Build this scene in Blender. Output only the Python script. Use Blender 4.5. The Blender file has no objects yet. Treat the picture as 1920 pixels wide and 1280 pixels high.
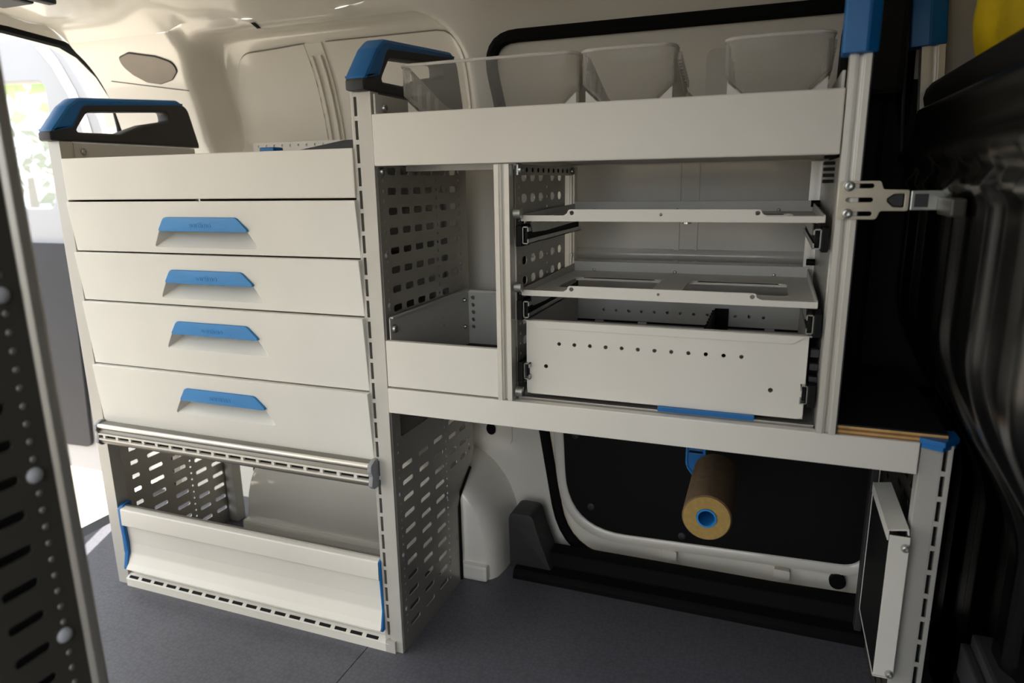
import bpy, bmesh, math, random
from mathutils import Vector, Matrix
random.seed(7)
SC = bpy.context.scene
COL = SC.collection

# ------------------------------------------------------------------ camera
cam_d = bpy.data.cameras.new('camera')
cam = bpy.data.objects.new('camera', cam_d); COL.objects.link(cam)
CAM = Vector((1.4197, -1.0399, 0.9254))
def cam_matrix(a, b, c):
    Rz = Matrix.Rotation(a, 3, 'Z'); Rx = Matrix.Rotation(b, 3, 'X'); Ry = Matrix.Rotation(c, 3, 'Y')
    M = Rz @ Rx @ Ry @ Matrix(((1, 0, 0), (0, 0, 1), (0, -1, 0)))
    return Matrix(((M[0][0], -M[0][1], -M[0][2]), (M[1][0], -M[1][1], -M[1][2]), (M[2][0], -M[2][1], -M[2][2])))
cam.matrix_world = Matrix.Translation(CAM) @ cam_matrix(0.362326, -0.230443, 0.015535).to_4x4()
cam_d.sensor_width = 36.0
cam_d.lens = 36.0 * 1279.08 / 1920.0
cam_d.clip_start = 0.02
cam_d.dof.use_dof = True
cam_d.dof.focus_distance = 1.28
cam_d.dof.aperture_fstop = 3.5
SC.camera = cam

# ------------------------------------------------------------------ light
def srgb(r, g, b):
    f = lambda v: (v / 255) / 12.92 if v <= 10.3 else (((v / 255) + 0.055) / 1.055) ** 2.4
    return (f(r), f(g), f(b), 1.0)
w = bpy.data.worlds.new('sky'); SC.world = w; w.use_nodes = True
bg = w.node_tree.nodes['Background']
bg.inputs['Color'].default_value = (0.92, 0.965, 1.0, 1)
bg.inputs['Strength'].default_value = 5.0
sun_d = bpy.data.lights.new('sun', 'SUN'); sun = bpy.data.objects.new('sun', sun_d); COL.objects.link(sun)
sun_d.energy = 24.0; sun_d.angle = math.radians(0.6); sun_d.color = (1.0, 0.96, 0.9)
sun.rotation_euler = Vector((-0.40, 0.88, 0.95)).to_track_quat('Z', 'Y').to_euler()
sun.location = (-3, 4, 5)
SC.view_settings.view_transform = 'Standard'
SC.view_settings.look = 'None'
SC.view_settings.gamma = 1.0
SC.view_settings.use_curve_mapping = False
SC.view_settings.exposure = -0.6
SC.cycles.use_denoising = True
SC.cycles.max_bounces = 10
SC.cycles.diffuse_bounces = 7
SC.cycles.transparent_max_bounces = 16
SC.cycles.caustics_reflective = False
SC.cycles.caustics_refractive = False

# ------------------------------------------------------------------ materials
def mat(name, col, rough=0.5, metal=0.0, noise=0.0, nscale=20.0, bump=0.0, bscale=200.0, coat=0.0, spec=0.5):
    m = bpy.data.materials.new(name); m.use_nodes = True
    nt = m.node_tree; b = nt.nodes['Principled BSDF']
    b.inputs['Base Color'].default_value = col
    b.inputs['Roughness'].default_value = rough
    b.inputs['Metallic'].default_value = metal
    b.inputs['Coat Weight'].default_value = coat
    b.inputs['Coat Roughness'].default_value = 0.08
    b.inputs['Specular IOR Level'].default_value = spec
    tc = nt.nodes.new('ShaderNodeTexCoord')
    if noise > 0:
        n = nt.nodes.new('ShaderNodeTexNoise'); n.inputs['Scale'].default_value = nscale; n.inputs['Detail'].default_value = 6
        nt.links.new(tc.outputs['Object'], n.inputs['Vector'])
        r = nt.nodes.new('ShaderNodeValToRGB')
        lo = [c * (1 - noise) for c in col[:3]] + [1]; hi = [min(1, c * (1 + noise * 0.5)) for c in col[:3]] + [1]
        r.color_ramp.elements[0].position = 0.3; r.color_ramp.elements[0].color = lo
        r.color_ramp.elements[1].position = 0.7; r.color_ramp.elements[1].color = hi
        nt.links.new(n.outputs['Fac'], r.inputs['Fac']); nt.links.new(r.outputs['Color'], b.inputs['Base Color'])
    if bump > 0:
        n2 = nt.nodes.new('ShaderNodeTexNoise'); n2.inputs['Scale'].default_value = bscale; n2.inputs['Detail'].default_value = 3
        nt.links.new(tc.outputs['Object'], n2.inputs['Vector'])
        bp_ = nt.nodes.new('ShaderNodeBump'); bp_.inputs['Strength'].default_value = bump; bp_.inputs['Distance'].default_value = 0.001
        nt.links.new(n2.outputs['Fac'], bp_.inputs['Height']); nt.links.new(bp_.outputs['Normal'], b.inputs['Normal'])
    return m
def clear_mat(name, tint, gloss=0.12, rough=0.08):
    m = bpy.data.materials.new(name); m.use_nodes = True
    nt = m.node_tree; nt.nodes.clear()
    out = nt.nodes.new('ShaderNodeOutputMaterial'); t = nt.nodes.new('ShaderNodeBsdfTransparent'); t.inputs['Color'].default_value = tint
    g = nt.nodes.new('ShaderNodeBsdfPrincipled'); g.inputs['Base Color'].default_value = (0.72, 0.7, 0.67, 1); g.inputs['Roughness'].default_value = rough
    lw = nt.nodes.new('ShaderNodeLayerWeight'); lw.inputs['Blend'].default_value = 0.25
    mr = nt.nodes.new('ShaderNodeMapRange'); mr.inputs['To Min'].default_value = gloss; mr.inputs['To Max'].default_value = 0.85
    mx = nt.nodes.new('ShaderNodeMixShader')
    nt.links.new(lw.outputs['Facing'], mr.inputs['Value']); nt.links.new(mr.outputs['Result'], mx.inputs['Fac'])
    nt.links.new(t.outputs[0], mx.inputs[1]); nt.links.new(g.outputs[0], mx.inputs[2]); nt.links.new(mx.outputs[0], out.inputs['Surface'])
    return m
M = {
 'van':    mat('van_paint', srgb(228, 224, 215), 0.28, 0, 0.04, 3, 0, coat=0.6),
 'trim':   mat('pillar_trim', srgb(214, 205, 190), 0.5, 0, 0.04, 6, 0.1, 500),
 'white':  mat('white_powder_coat', srgb(229, 225, 216), 0.42, 0, 0.04, 5, 0.05, 400),
 'plas':   mat('drawer_plastic', srgb(231, 229, 222), 0.38, 0, 0.05, 4, 0.03, 300),
 'grey':   mat('grey_coated_steel', srgb(206, 204, 199), 0.42, 0.1, 0.05, 6),
 'upr':    mat('silver_grey_upright', srgb(196, 193, 186), 0.4, 0.15, 0.05, 8),
 'perf':   mat('perforated_steel', srgb(182, 178, 170), 0.36, 0.6, 0.08, 12),
 'alu':    mat('anodised_aluminium', srgb(232, 228, 219), 0.3, 0.45, 0.05, 14),
 'alud':   mat('dull_aluminium', srgb(170, 166, 158), 0.42, 0.7, 0.06, 14),
 'zinc':   mat('zinc_steel', srgb(190, 192, 188), 0.28, 0.9, 0.12, 40),
 'latch':  mat('passivated_steel', srgb(216, 209, 190), 0.3, 0.7, 0.1, 50),
 'blue':   mat('blue_plastic', srgb(0, 103, 172), 0.42, 0, 0.05, 20, 0.08, 600),
 'blueh':  mat('bright_blue_plastic', srgb(38, 132, 200), 0.4, 0, 0.04, 20, 0.08, 600),
 'dark':   mat('dark_grey_plastic', srgb(48, 48, 50), 0.55, 0, 0.08, 30, 0.15, 700),
 'mgrey':  mat('grey_plastic', srgb(150, 152, 156), 0.5, 0, 0.04, 20),
 'black':  mat('black_plastic', srgb(10, 10, 10), 0.6, 0, 0.1, 20, 0.1, 500, spec=0.2),
 'rubber': mat('black_rubber', srgb(14, 14, 14), 0.75, 0, 0.1, 30, spec=0.12),
 'gloss':  mat('glossy_black_plastic', srgb(6, 6, 6), 0.24, 0, 0.1, 10, spec=0.35),
 'void':   mat('matt_black', srgb(9, 9, 9), 0.9, 0, 0.1, 10),
 'foam':   mat('tan_foam', srgb(168, 138, 78), 0.9, 0, 0.14, 120, 0.5, 900),
 'foamd':  mat('brown_foam_skin', srgb(112, 90, 64), 0.9, 0, 0.2, 90, 0.5, 900),
 'ply1':   mat('light_veneer', srgb(205, 165, 105), 0.7, 0, 0.2, 60),
 'ply2':   mat('dark_veneer', srgb(140, 98, 55), 0.7, 0, 0.2, 60),
 'phen':   mat('black_phenolic_board', srgb(22, 22, 24), 0.6, 0, 0.1, 60, 0.15, 400, spec=0.25),
 'mat':    mat('ribbed_rubber_mat', srgb(40, 37, 34), 0.8, 0, 0.1, 60),
 'yellow': mat('yellow_fabric', srgb(235, 200, 10), 0.7, 0, 0.35, 9, 0.3, 30),
 'dnavy':  mat('dark_door_lining', srgb(38, 39, 46), 0.6, 0, 0.08, 20),
 'lamp':   mat('lamp_lens', srgb(122, 112, 100), 0.45, 0, 0.05, 20),
 'leaf':   mat('leaves', srgb(150, 190, 60), 0.6, 0, 0.35, 5),
 'leafd':  mat('dark_leaves', srgb(78, 100, 60), 0.6, 0, 0.35, 5),
 'bark':   mat('bark', srgb(90, 75, 58), 0.9, 0, 0.3, 10),
 'ground': mat('sunny_paving', srgb(214, 202, 184), 0.9, 0, 0.15, 4),
 'asph':   mat('asphalt', srgb(70, 66, 60), 0.9, 0, 0.2, 8),  # for the unseen ground added beside the van, dark to cut bounced light
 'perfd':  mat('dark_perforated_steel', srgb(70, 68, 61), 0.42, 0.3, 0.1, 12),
 'dshade':  mat('rear_door_shaded_tone', srgb(168, 168, 172), 0.5, 0, 0.05, 3),  # rear door greyed: its shade is put into the colour
 'band':   mat('dark_anodised_band', srgb(128, 124, 116), 0.4, 0.5, 0.06, 14),
 'ribm':   clear_mat('clear_plastic_rib', (0.9, 0.89, 0.87, 1), 0.5, 0.2),
 'build':  mat('light_limit_wall', srgb(120, 108, 92), 0.9, 0, 0.1, 4),  # for the added unseen wall, toned to hold back side light
 'clear':  clear_mat('clear_plastic', (0.86, 0.85, 0.83, 1), 0.13),
 'smoke':  clear_mat('ribbed_clear_plastic', (0.84, 0.83, 0.81, 1), 0.16, 0.2),
 'rim':    clear_mat('clear_plastic_rim', (0.9, 0.89, 0.87, 1), 0.7, 0.04),
 'glass':  clear_mat('window_glass', (0.93, 0.96, 0.95, 1), 0.03, 0.02),
}
def floor_mat():
    m = mat('grey_vinyl_floor', srgb(104, 104, 112), 0.48, 0, 0.0)
    nt = m.node_tree; b = nt.nodes['Principled BSDF']; tc = nt.nodes['Texture Coordinate']
    v = nt.nodes.new('ShaderNodeTexVoronoi'); v.feature = 'DISTANCE_TO_EDGE'; v.inputs['Scale'].default_value = 95; v.inputs['Randomness'].default_value = 0.6
    nt.links.new(tc.outputs['Object'], v.inputs['Vector'])
    r = nt.nodes.new('ShaderNodeValToRGB'); r.color_ramp.elements[0].position = 0.02; r.color_ramp.elements[0].color = srgb(92, 92, 99)
    r.color_ramp.elements[1].position = 0.14; r.color_ramp.elements[1].color = srgb(103, 103, 112)
    nt.links.new(v.outputs['Distance'], r.inputs['Fac'])
    n = nt.nodes.new('ShaderNodeTexNoise'); n.inputs['Scale'].default_value = 5; n.inputs['Detail'].default_value = 5
    nt.links.new(tc.outputs['Object'], n.inputs['Vector'])
    mx = nt.nodes.new('ShaderNodeMixRGB'); mx.blend_type = 'MULTIPLY'; mx.inputs['Fac'].default_value = 0.35
    nt.links.new(r.outputs['Color'], mx.inputs[1]); nt.links.new(n.outputs['Fac'], mx.inputs[2]); nt.links.new(mx.outputs[0], b.inputs['Base Color'])
    bp_ = nt.nodes.new('ShaderNodeBump'); bp_.inputs['Strength'].default_value = 0.25; bp_.inputs['Distance'].default_value = 0.001
    nt.links.new(r.outputs['Color'], bp_.inputs['Height']); nt.links.new(bp_.outputs['Normal'], b.inputs['Normal'])
    return m
M['floor'] = floor_mat()

# ------------------------------------------------------------------ helpers
def link(name, me, m, parent=None, smooth=False, auto=None):
    o = bpy.data.objects.new(name, me); COL.objects.link(o)
    if not me.materials: me.materials.append(M[m] if isinstance(m, str) else m)
    if smooth:
        for p in me.polygons: p.use_smooth = True
        if auto: me.set_sharp_from_angle(angle=math.radians(auto))
    if parent is not None: o.parent = parent
    return o
def empty(name, loc=(0, 0, 0)):
    o = bpy.data.objects.new(name, None); COL.objects.link(o); o.location = loc; o.empty_display_size = 0.05
    return o
def tag(o, label, cat, group=None, kind=None):
    o['label'] = label; o['category'] = cat
    if group: o['group'] = group
    if kind: o['kind'] = kind
    return o
def struct(o, label=None, cat=None):
    o['kind'] = 'structure'
    if label: o['label'] = label
    if cat: o['category'] = cat
    return o
class MB:
    """collects geometry in world coordinates; build() links it as one mesh object"""
    def __init__(s): s.bm = bmesh.new()
    def box(s, x0, x1, y0, y1, z0, z1, bev=0.0, rot=None, piv=None):
        r = bmesh.ops.create_cube(s.bm, size=1.0); vs = r['verts']
        for v in vs: v.co = Vector(((x0 + x1) / 2 + v.co.x * (x1 - x0), (y0 + y1) / 2 + v.co.y * (y1 - y0), (z0 + z1) / 2 + v.co.z * (z1 - z0)))
        if bev > 0:
            es = list({e for v in vs for e in v.link_edges})
            r2 = bmesh.ops.bevel(s.bm, geom=es, offset=bev, segments=2, affect='EDGES', profile=0.6)
            vs = list({v for f in r2['faces'] for v in f.verts} | {v for v in vs if v.is_valid})
        if rot is not None: bmesh.ops.rotate(s.bm, verts=vs, cent=piv, matrix=rot)
        return s
    def prism(s, pts, ax, a, b, bev=0.0):
        """pts: 2-D outline. ax 'x': (y,z); 'y': (x,z); 'z': (x,y)"""
        f = {'x': lambda p, w: (w, p[0], p[1]), 'y': lambda p, w: (p[0], w, p[1]), 'z': lambda p, w: (p[0], p[1], w)}[ax]
        va = [s.bm.verts.new(f(p, a)) for p in pts]; vb = [s.bm.verts.new(f(p, b)) for p in pts]
        n = len(pts); fs = [s.bm.faces.new(va), s.bm.faces.new(vb[::-1])]
        for i in range(n): fs.append(s.bm.faces.new((va[i], vb[i], vb[(i + 1) % n], va[(i + 1) % n])))
        bmesh.ops.recalc_face_normals(s.bm, faces=fs)
        if bev > 0: bmesh.ops.bevel(s.bm, geom=list({e for q in fs for e in q.edges}), offset=bev, segments=2, affect='EDGES', profile=0.6)
        return s
    def quad(s, *ps):
        s.bm.faces.new([s.bm.verts.new(p) for p in ps]); return s
    def cyl(s, p0, p1, r0, r1=None, n=20, cap=True):
        r1 = r0 if r1 is None else r1
        p0, p1 = Vector(p0), Vector(p1); d = (p1 - p0).normalized(); u = d.orthogonal().normalized(); v = d.cross(u)
        A, B = [], []
        for i in range(n):
            a = 2 * math.pi * i / n; q = u * math.cos(a) + v * math.sin(a)
            A.append(s.bm.verts.new(p0 + q * r0)); B.append(s.bm.verts.new(p1 + q * r1))
        for i in range(n): s.bm.faces.new((A[i], A[(i + 1) % n], B[(i + 1) % n], B[i]))
        if cap: s.bm.faces.new(A[::-1]); s.bm.faces.new(B)
        return s
    def lathe(s, prof, org, ax, n=24, close=False):
        """prof: list of (radius, height along ax)"""
        org = Vector(org); ax = Vector(ax).normalized(); u = ax.orthogonal().normalized(); v = ax.cross(u); rings = []
        for r, h in prof:
            rings.append([s.bm.verts.new(org + ax * h + (u * math.cos(2 * math.pi * i / n) + v * math.sin(2 * math.pi * i / n)) * r) for i in range(n)])
        m = len(rings)
        for k in range(m if close else m - 1):
            A, B = rings[k], rings[(k + 1) % m]
            for i in range(n): s.bm.faces.new((A[i], A[(i + 1) % n], B[(i + 1) % n], B[i]))
        return s
    def dome(s, p, nrm, r, h):
        return s.lathe([(r, 0), (r * 0.95, h * 0.35), (r * 0.75, h * 0.72), (r * 0.4, h * 0.95), (0.0001, h)], p, nrm, 12)
    def tube(s, pts, r, n=10, closed=False, flat=None):
        pts = [Vector(p) for p in pts]; rings = []; N = len(pts)
        for i, p in enumerate(pts):
            if closed: d = pts[(i + 1) % N] - pts[i - 1]
            else: d = pts[min(i + 1, N - 1)] - pts[max(i - 1, 0)]
            d.normalize()
            ref = Vector(flat) if flat else (Vector((0, 0, 1)) if abs(d.z) < 0.95 else Vector((0, 1, 0)))
            u = d.cross(ref).normalized(); v = u.cross(d)
            rr = r if not isinstance(r, tuple) else r
            ra, rb = (rr, rr) if not isinstance(rr, tuple) else rr
            rings.append([s.bm.verts.new(p + u * math.cos(2 * math.pi * k / n) * ra + v * math.sin(2 * math.pi * k / n) * rb) for k in range(n)])
        for i in range(N if closed else N - 1):
            A, B = rings[i], rings[(i + 1) % N]
            for k in range(n): s.bm.faces.new((A[k], A[(k + 1) % n], B[(k + 1) % n], B[k]))
        if not closed: s.bm.faces.new(rings[0][::-1]); s.bm.faces.new(rings[-1])
        return s
    def mesh(s, me, mtx=None):
        t = me.copy()
        if mtx: t.transform(mtx)
        s.bm.from_mesh(t); bpy.data.meshes.remove(t); return s
    def build(s, name, m, parent=None, smooth=False, auto=35):
        me = bpy.data.meshes.new(name); bmesh.ops.recalc_face_normals(s.bm, faces=s.bm.faces[:]); s.bm.to_mesh(me); s.bm.free()
        return link(name, me, m, parent, smooth, auto)
def rrect(x0, x1, y0, y1, r, n=4):
    r = min(r, (x1 - x0) / 2 - 1e-5, (y1 - y0) / 2 - 1e-5); out = []
    for cx, cy, a0 in ((x1 - r, y1 - r, 0), (x0 + r, y1 - r, 90), (x0 + r, y0 + r, 180), (x1 - r, y0 + r, 270)):
        for k in range(n + 1):
            a = math.radians(a0 + 90 * k / n); out.append((cx + r * math.cos(a), cy + r * math.sin(a)))
    return out
def ngon(cx, cy, r, n=10): return [(cx + r * math.cos(2 * math.pi * k / n), cy + r * math.sin(2 * math.pi * k / n)) for k in range(n)]
def roundpoly(pts, rad, n=4):
    """round the corners of a polygon; rad one value or one per corner"""
    out = []; N = len(pts)
    for i, p in enumerate(pts):
        r = rad[i] if isinstance(rad, (list, tuple)) else rad
        p = Vector(p); a = (Vector(pts[i - 1]) - p); b = (Vector(pts[(i + 1) % N]) - p)
        if r <= 0: out.append(tuple(p)); continue
        la, lb = a.length, b.length; a.normalize(); b.normalize()
        ang = max(0.05, a.angle(b)); t = min(r / math.tan(ang / 2), la * 0.49, lb * 0.49)
        q0, q1 = p + a * t, p + b * t
        for k in range(n + 1):
            s = k / n; out.append(tuple(q0 * (1 - s) ** 2 + p * 2 * s * (1 - s) + q1 * s * s))
    return out
def sheet_mesh(outer, holes, thick, plane, val, bev=0.0):
    """flat plate with real holes, thickness centred on val"""
    cu = bpy.data.curves.new('sheet', 'CURVE'); cu.dimensions = '2D'; cu.fill_mode = 'BOTH'
    cu.extrude = max(1e-5, thick / 2 - bev); cu.bevel_depth = bev; cu.bevel_resolution = 1; cu.offset = -bev
    for pl in [outer] + list(holes):
        sp = cu.splines.new('POLY'); sp.points.add(len(pl) - 1)
        for q, p in zip(sp.points, pl): q.co = (p[0], p[1], 0, 1)
        sp.use_cyclic_u = True
    o = bpy.data.objects.new('sheet', cu); me = bpy.data.meshes.new_from_object(o)
    bpy.data.objects.remove(o); bpy.data.curves.remove(cu)
    mp = {'x': Matrix(((0, 0, 1, val), (1, 0, 0, 0), (0, 1, 0, 0), (0, 0, 0, 1))),
          'y': Matrix(((1, 0, 0, 0), (0, 0, -1, val), (0, 1, 0, 0), (0, 0, 0, 1))),
          'z': Matrix(((1, 0, 0, 0), (0, 1, 0, 0), (0, 0, 1, val), (0, 0, 0, 1)))}[plane]
    me.transform(mp); me.materials.clear()
    return me
def sheet(name, outer, holes, thick, plane, val, m, parent=None, bev=0.0, smooth=False):
    return link(name, sheet_mesh(outer, holes, thick, plane, val, bev), m, parent, smooth, 40)
def screw(name, p, nrm, parent, r=0.006, h=0.005, m='zinc'):
    b = MB(); p = Vector(p); nrm = Vector(nrm).normalized()
    b.lathe([(r, 0), (r, h * 0.5), (r * 0.8, h * 0.9), (r * 0.5, h), (r * 0.45, h * 0.55), (0.0001, h * 0.5)], p, nrm, 14)
    return b.build(name, m, parent, True)
def text_mesh(body, size, thick):
    cu = bpy.data.curves.new('t', 'FONT'); cu.body = body; cu.size = size; cu.extrude = thick; cu.align_x = 'CENTER'; cu.align_y = 'CENTER'
    o = bpy.data.objects.new('t', cu); me = bpy.data.meshes.new_from_object(o); bpy.data.objects.remove(o); bpy.data.curves.remove(cu)
    me.materials.clear(); return me
def smooth01(a, b, v):
    t = max(0.0, min(1.0, (v - a) / (b - a))); return t * t * (3 - 2 * t)

# ------------------------------------------------------------------ van shell
PZ = [(0, .47), (.9, .47), (1.0, .463), (1.08, .449), (1.15, .43), (1.20, .408), (1.24, .381), (1.275, .347), (1.30, .31)]
def lerp_tab(tab, z):
    if z <= tab[0][0]: return tab[0][1]
    for (a, ya), (b, yb) in zip(tab, tab[1:]):
        if z <= b: return ya + (yb - ya) * (z - a) / (b - a)
    return tab[-1][1]
_cache = {}
def P(z):
    k = round(z, 4)
    if k not in _cache: _cache[k] = sum(lerp_tab(PZ, min(1.30, z + d)) for d in (-.02, -.01, 0, .01, .02)) / 5
    return _cache[k]
def Pn(z):
    d = (P(z + .004) - P(z - .004)) / .008 if z < 1.29 else -1.4
    return Vector((0, 1, -d)).normalized()          # outward normal
def rr_sdf(x, z, cx, cz, hx, hz, r):
    qx, qz = abs(x - cx) - hx + r, abs(z - cz) - hz + r
    return math.hypot(max(qx, 0), max(qz, 0)) + min(max(qx, qz), 0) - r
def wall_disp(x, z):
    d = 0.075 * smooth01(0.0, 0.052, -rr_sdf(x, z, .388, 1.115, .392, .170, .12))
    d -= 0.022 * smooth01(.045, .015, x - .20 * max(0.0, z - 1.17)) * smooth01(.7, .9, z)
    d -= 0.012 * smooth01(-.02, .03, -rr_sdf(x, z, .40, 1.50, .16, .225, .05))   # plate with the roof-rail holes
    return d
def wall_pt(x, z, off=0.0, disp=True):
    d = (wall_disp(x, z) if disp else 0.0) + off; n = Pn(z)
    return Vector((x, P(z) + d * n.y, z + d * n.z))
# the sliding door aperture (in x, z)
RING = roundpoly([(.822, 1.222), (1.62, 1.222), (1.70, .02), (.985, .0), (.928, .34)], [.07, .06, .06, .16, .5], 8)
def inside(pl, x, z):
    c = False; j = len(pl) - 1
    for i in range(len(pl)):
        xi, zi = pl[i]; xj, zj = pl[j]
        if (zi > z) != (zj > z) and x < (xj - xi) * (z - zi) / (zj - zi) + xi: c = not c
        j = i
    return c
SIDE_OPEN = True
X0, X1, YO = -.28, 2.6, -1.21
def grid(xs, ts, f, keep=None):
    bm = bmesh.new(); V = [[bm.verts.new(f(x, t)) for t in ts] for x in xs]
    for i in range(len(xs) - 1):
        for j in range(len(ts) - 1):
            if keep and not keep((xs[i] + xs[i + 1]) / 2, (ts[j] + ts[j + 1]) / 2): continue
            bm.faces.new((V[i][j], V[i + 1][j], V[i + 1][j + 1], V[i][j + 1]))
    for v in [v for v in bm.verts if not v.link_faces]: bm.verts.remove(v)
    me = bpy.data.meshes.new('grid'); bm.to_mesh(me); bm.free(); return me
def frange(a, b, n): return [a + (b - a) * i / n for i in range(n + 1)]
me = grid(frange(X0, X1, 288), frange(0, 1.30, 130), lambda x, z: wall_pt(x, z), lambda x, z: not inside(RING, x, z))
wall = link('wall_left', me, 'van', None, True)
struct(wall, 'white painted inner side wall of the van behind the racking', 'wall')
def patch(pl, off, rings=10, disp=True, thick=0.0):
    """convex patch lying on the wall surface, outline pl in (x,z)"""
    bm = bmesh.new(); cx = sum(p[0] for p in pl) / len(pl); cz = sum(p[1] for p in pl) / len(pl); n = len(pl)
    c = bm.verts.new(wall_pt(cx, cz, off, disp)); prev = None
    for k in range(1, rings + 1):
        t = k / rings
        cur = [bm.verts.new(wall_pt(cx + (p[0] - cx) * t, cz + (p[1] - cz) * t, off, disp)) for p in pl]
        for i in range(n):
            j = (i + 1) % n
            if prev is None: bm.faces.new((c, cur[i], cur[j]))
            else: bm.faces.new((prev[i], cur[i], cur[j], prev[j]))
        prev = cur
    if thick:
        out = [bm.verts.new(wall_pt(p[0], p[1], off + thick, disp)) for p in pl]
        for i in range(n): bm.faces.new((prev[i], prev[(i + 1) % n], out[(i + 1) % n], out[i]))
    bmesh.ops.recalc_face_normals(bm, faces=bm.faces[:])
    me = bpy.data.meshes.new('patch'); bm.to_mesh(me); bm.free(); return me
def dense(pl, step=.03):
    out = []
    for i, p in enumerate(pl):
        q = pl[(i + 1) % len(pl)]; n = max(1, int(math.hypot(q[0] - p[0], q[1] - p[1]) / step))
        for k in range(n): out.append((p[0] + (q[0] - p[0]) * k / n, p[1] + (q[1] - p[1]) * k / n))
    return out
# blanked rear quarter window: two pressed panels with a bead between
pl = dense(roundpoly([(.050, .98), (.322, .98), (.322, 1.219), (.120, 1.212), (.062, 1.14)], [0, 0, 0, .07, .05], 6), .02)
link('blanking_panel', patch(pl, -.006, 14, True, .006), 'van', wall, True, 40)
b = MB(); b.tube([wall_pt(x, z, -.002) for x, z in pl if z > .99], .0024, 6); b.build('panel_seam', 'band', wall, True)
pl = dense(roundpoly([(.385, .98), (.735, .98), (.745, 1.219), (.385, 1.219)], [0, 0, .06, 0], 6), .02)
link('blanking_panel', patch(pl, -.006, 14, True, .006), 'van', wall, True, 40)
b = MB(); b.tube([wall_pt(x, z, -.002) for x, z in pl if z > .99 and (x < .386 or z > 1.2)][::-1], .0020, 6); b.build('panel_seam', 'band', wall, True)
for xa, xb, o in ((.322, .372, -.004), (.330, .338, -.011), (.352, .362, -.011)):
    pl = dense([(xa, .98), (xb, .98), (xb, 1.219 - (.02 if o < -.005 else 0)), (xa, 1.219 - (.02 if o < -.005 else 0))])
    link('bead', patch(pl, o, 6, True, .006), 'van', wall, True, 40)
# holes of the roof rail plate
pl = [(.286, 1.279), (.298, 1.279), (.296, 1.2945), (.284, 1.2945)]
link('fixing_hole', patch(pl, -.003, 3), 'void', wall)
link('fixing_hole', patch([(.285 + .005 * math.cos(a), 1.266 + .005 * math.sin(a)) for a in frange(0, 2 * math.pi, 12)[:-1]], -.003, 2), 'void', wall)
link('fixing_hole', patch([(.790 + .013 * math.cos(a), .318 + .016 * math.sin(a)) for a in frange(0, 2 * math.pi, 20)[:-1]], -.008, 2), 'rubber', wall)
link('fixing_pad', patch(dense(rrect(.70, .845, .275, .42, .02)), -.005, 4, True, .006), 'van', wall, True, 40)
# ceiling
CY = [(.31, 1.30), (.285, 1.318), (.25, 1.333), (.20, 1.345), (.10, 1.357), (-.1, 1.366), (-.37, 1.369)]
def ceil_z(y):
    yy = y if y > -.37 else -.74 - y
    t = sorted(CY); return lerp_tab([(a, b) for a, b in t], yy)
def ceil_pt(x, y):
    dz = -.03 * smooth01(.05, -.12, x) * smooth01(.31, .2, abs(y + .37) - .37)
    k = smooth01(.20, .31, y); e = wall_pt(x, 1.30)
    return Vector((x, y + (e.y - .31) * k, ceil_z(y) + dz * (1 - k) + (e.z - 1.30) * k))
ce = link('ceiling', grid(frange(X0, X1, 80), frange(.31, -1.05, 68), ceil_pt), 'van', None, True)
struct(ce, 'white painted roof skin of the van', 'ceiling')
# opposite side wall with the open side door
def wr_pt(x, z):
    return Vector((x, -.74 - P(z), z))
me = grid(frange(X0, X1, 96), frange(0, 1.30, 52), wr_pt, lambda x, z: not (SIDE_OPEN and .80 < x < 1.44 and z < 1.27))
struct(link('wall_right', me, 'van', None, True), 'white inner side wall of the van behind the camera', 'wall')
# cab behind the partition
b = MB(); b.box(2.58, 2.62, -1.25, .52, -.1, 1.4); struct(b.build('wall_cab', 'black'), 'black dashboard end of the cab', 'wall')
# floor with a seam
b = MB()
b.box(-.28, .70, YO, .47, -.03, 0); fl = b.build('floor', 'floor'); struct(fl, 'grey vinyl load floor with a hexagon grain', 'floor')
sheet('floor_panel', [(.702, YO), (2.6, YO), (2.6, .47), (.702, .47)], [], .03, 'z', -.015, 'floor', fl)
b = MB(); b.box(-.36, -.28, YO, .47, -.06, -.012, .006); struct(b.build('trim_1', 'dark'), 'dark rear door sill strip at the edge of the load floor', 'trim')

# rear opening: flange + seal
RO = [(-1.187, -.02), (-1.187, 1.0), (-1.187, 1.09), (-1.176, 1.17), (-1.143, 1.22), (-1.09, 1.265), (-1.04, 1.285), (-.9, 1.295), (-.37, 1.305),
      (.16, 1.295), (.30, 1.285), (.35, 1.265), (.403, 1.22), (.436, 1.17), (.447, 1.09), (.447, 1.0), (.447, -.02)]
def outer_of(p):
    y, z = p; return (y + (.05 if y > -.37 else -.05) * (1 if z < 1.25 else .7), z + (0.0 if z < 1.1 else .05))
b = MB()
for p, q in zip(RO, RO[1:]):
    a, c = outer_of(p), outer_of(q)
    b.quad((-.285, *p), (-.285, *q), (-.275, *c), (-.275, *a))
    b.quad((-.285, *p), (-.36, p[0], p[1]), (-.36, q[0], q[1]), (-.285, *q))
wr = b.build('wall_rear', 'van', None, True, 50); struct(wr, 'white flange around the rear door opening', 'wall')
pts = []
for i in range(len(RO) - 1):
    for k in range(4): t = k / 4; pts.append((-.30, RO[i][0] * (1 - t) + RO[i + 1][0] * t, RO[i][1] * (1 - t) + RO[i + 1][1] * t))
pts.append((-.30, *RO[-1]))
b = MB(); b.tube(pts, (.014, .016), 8, flat=(1, 0, 0)); b.build('door_seal', 'rubber', wr, True)
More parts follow.
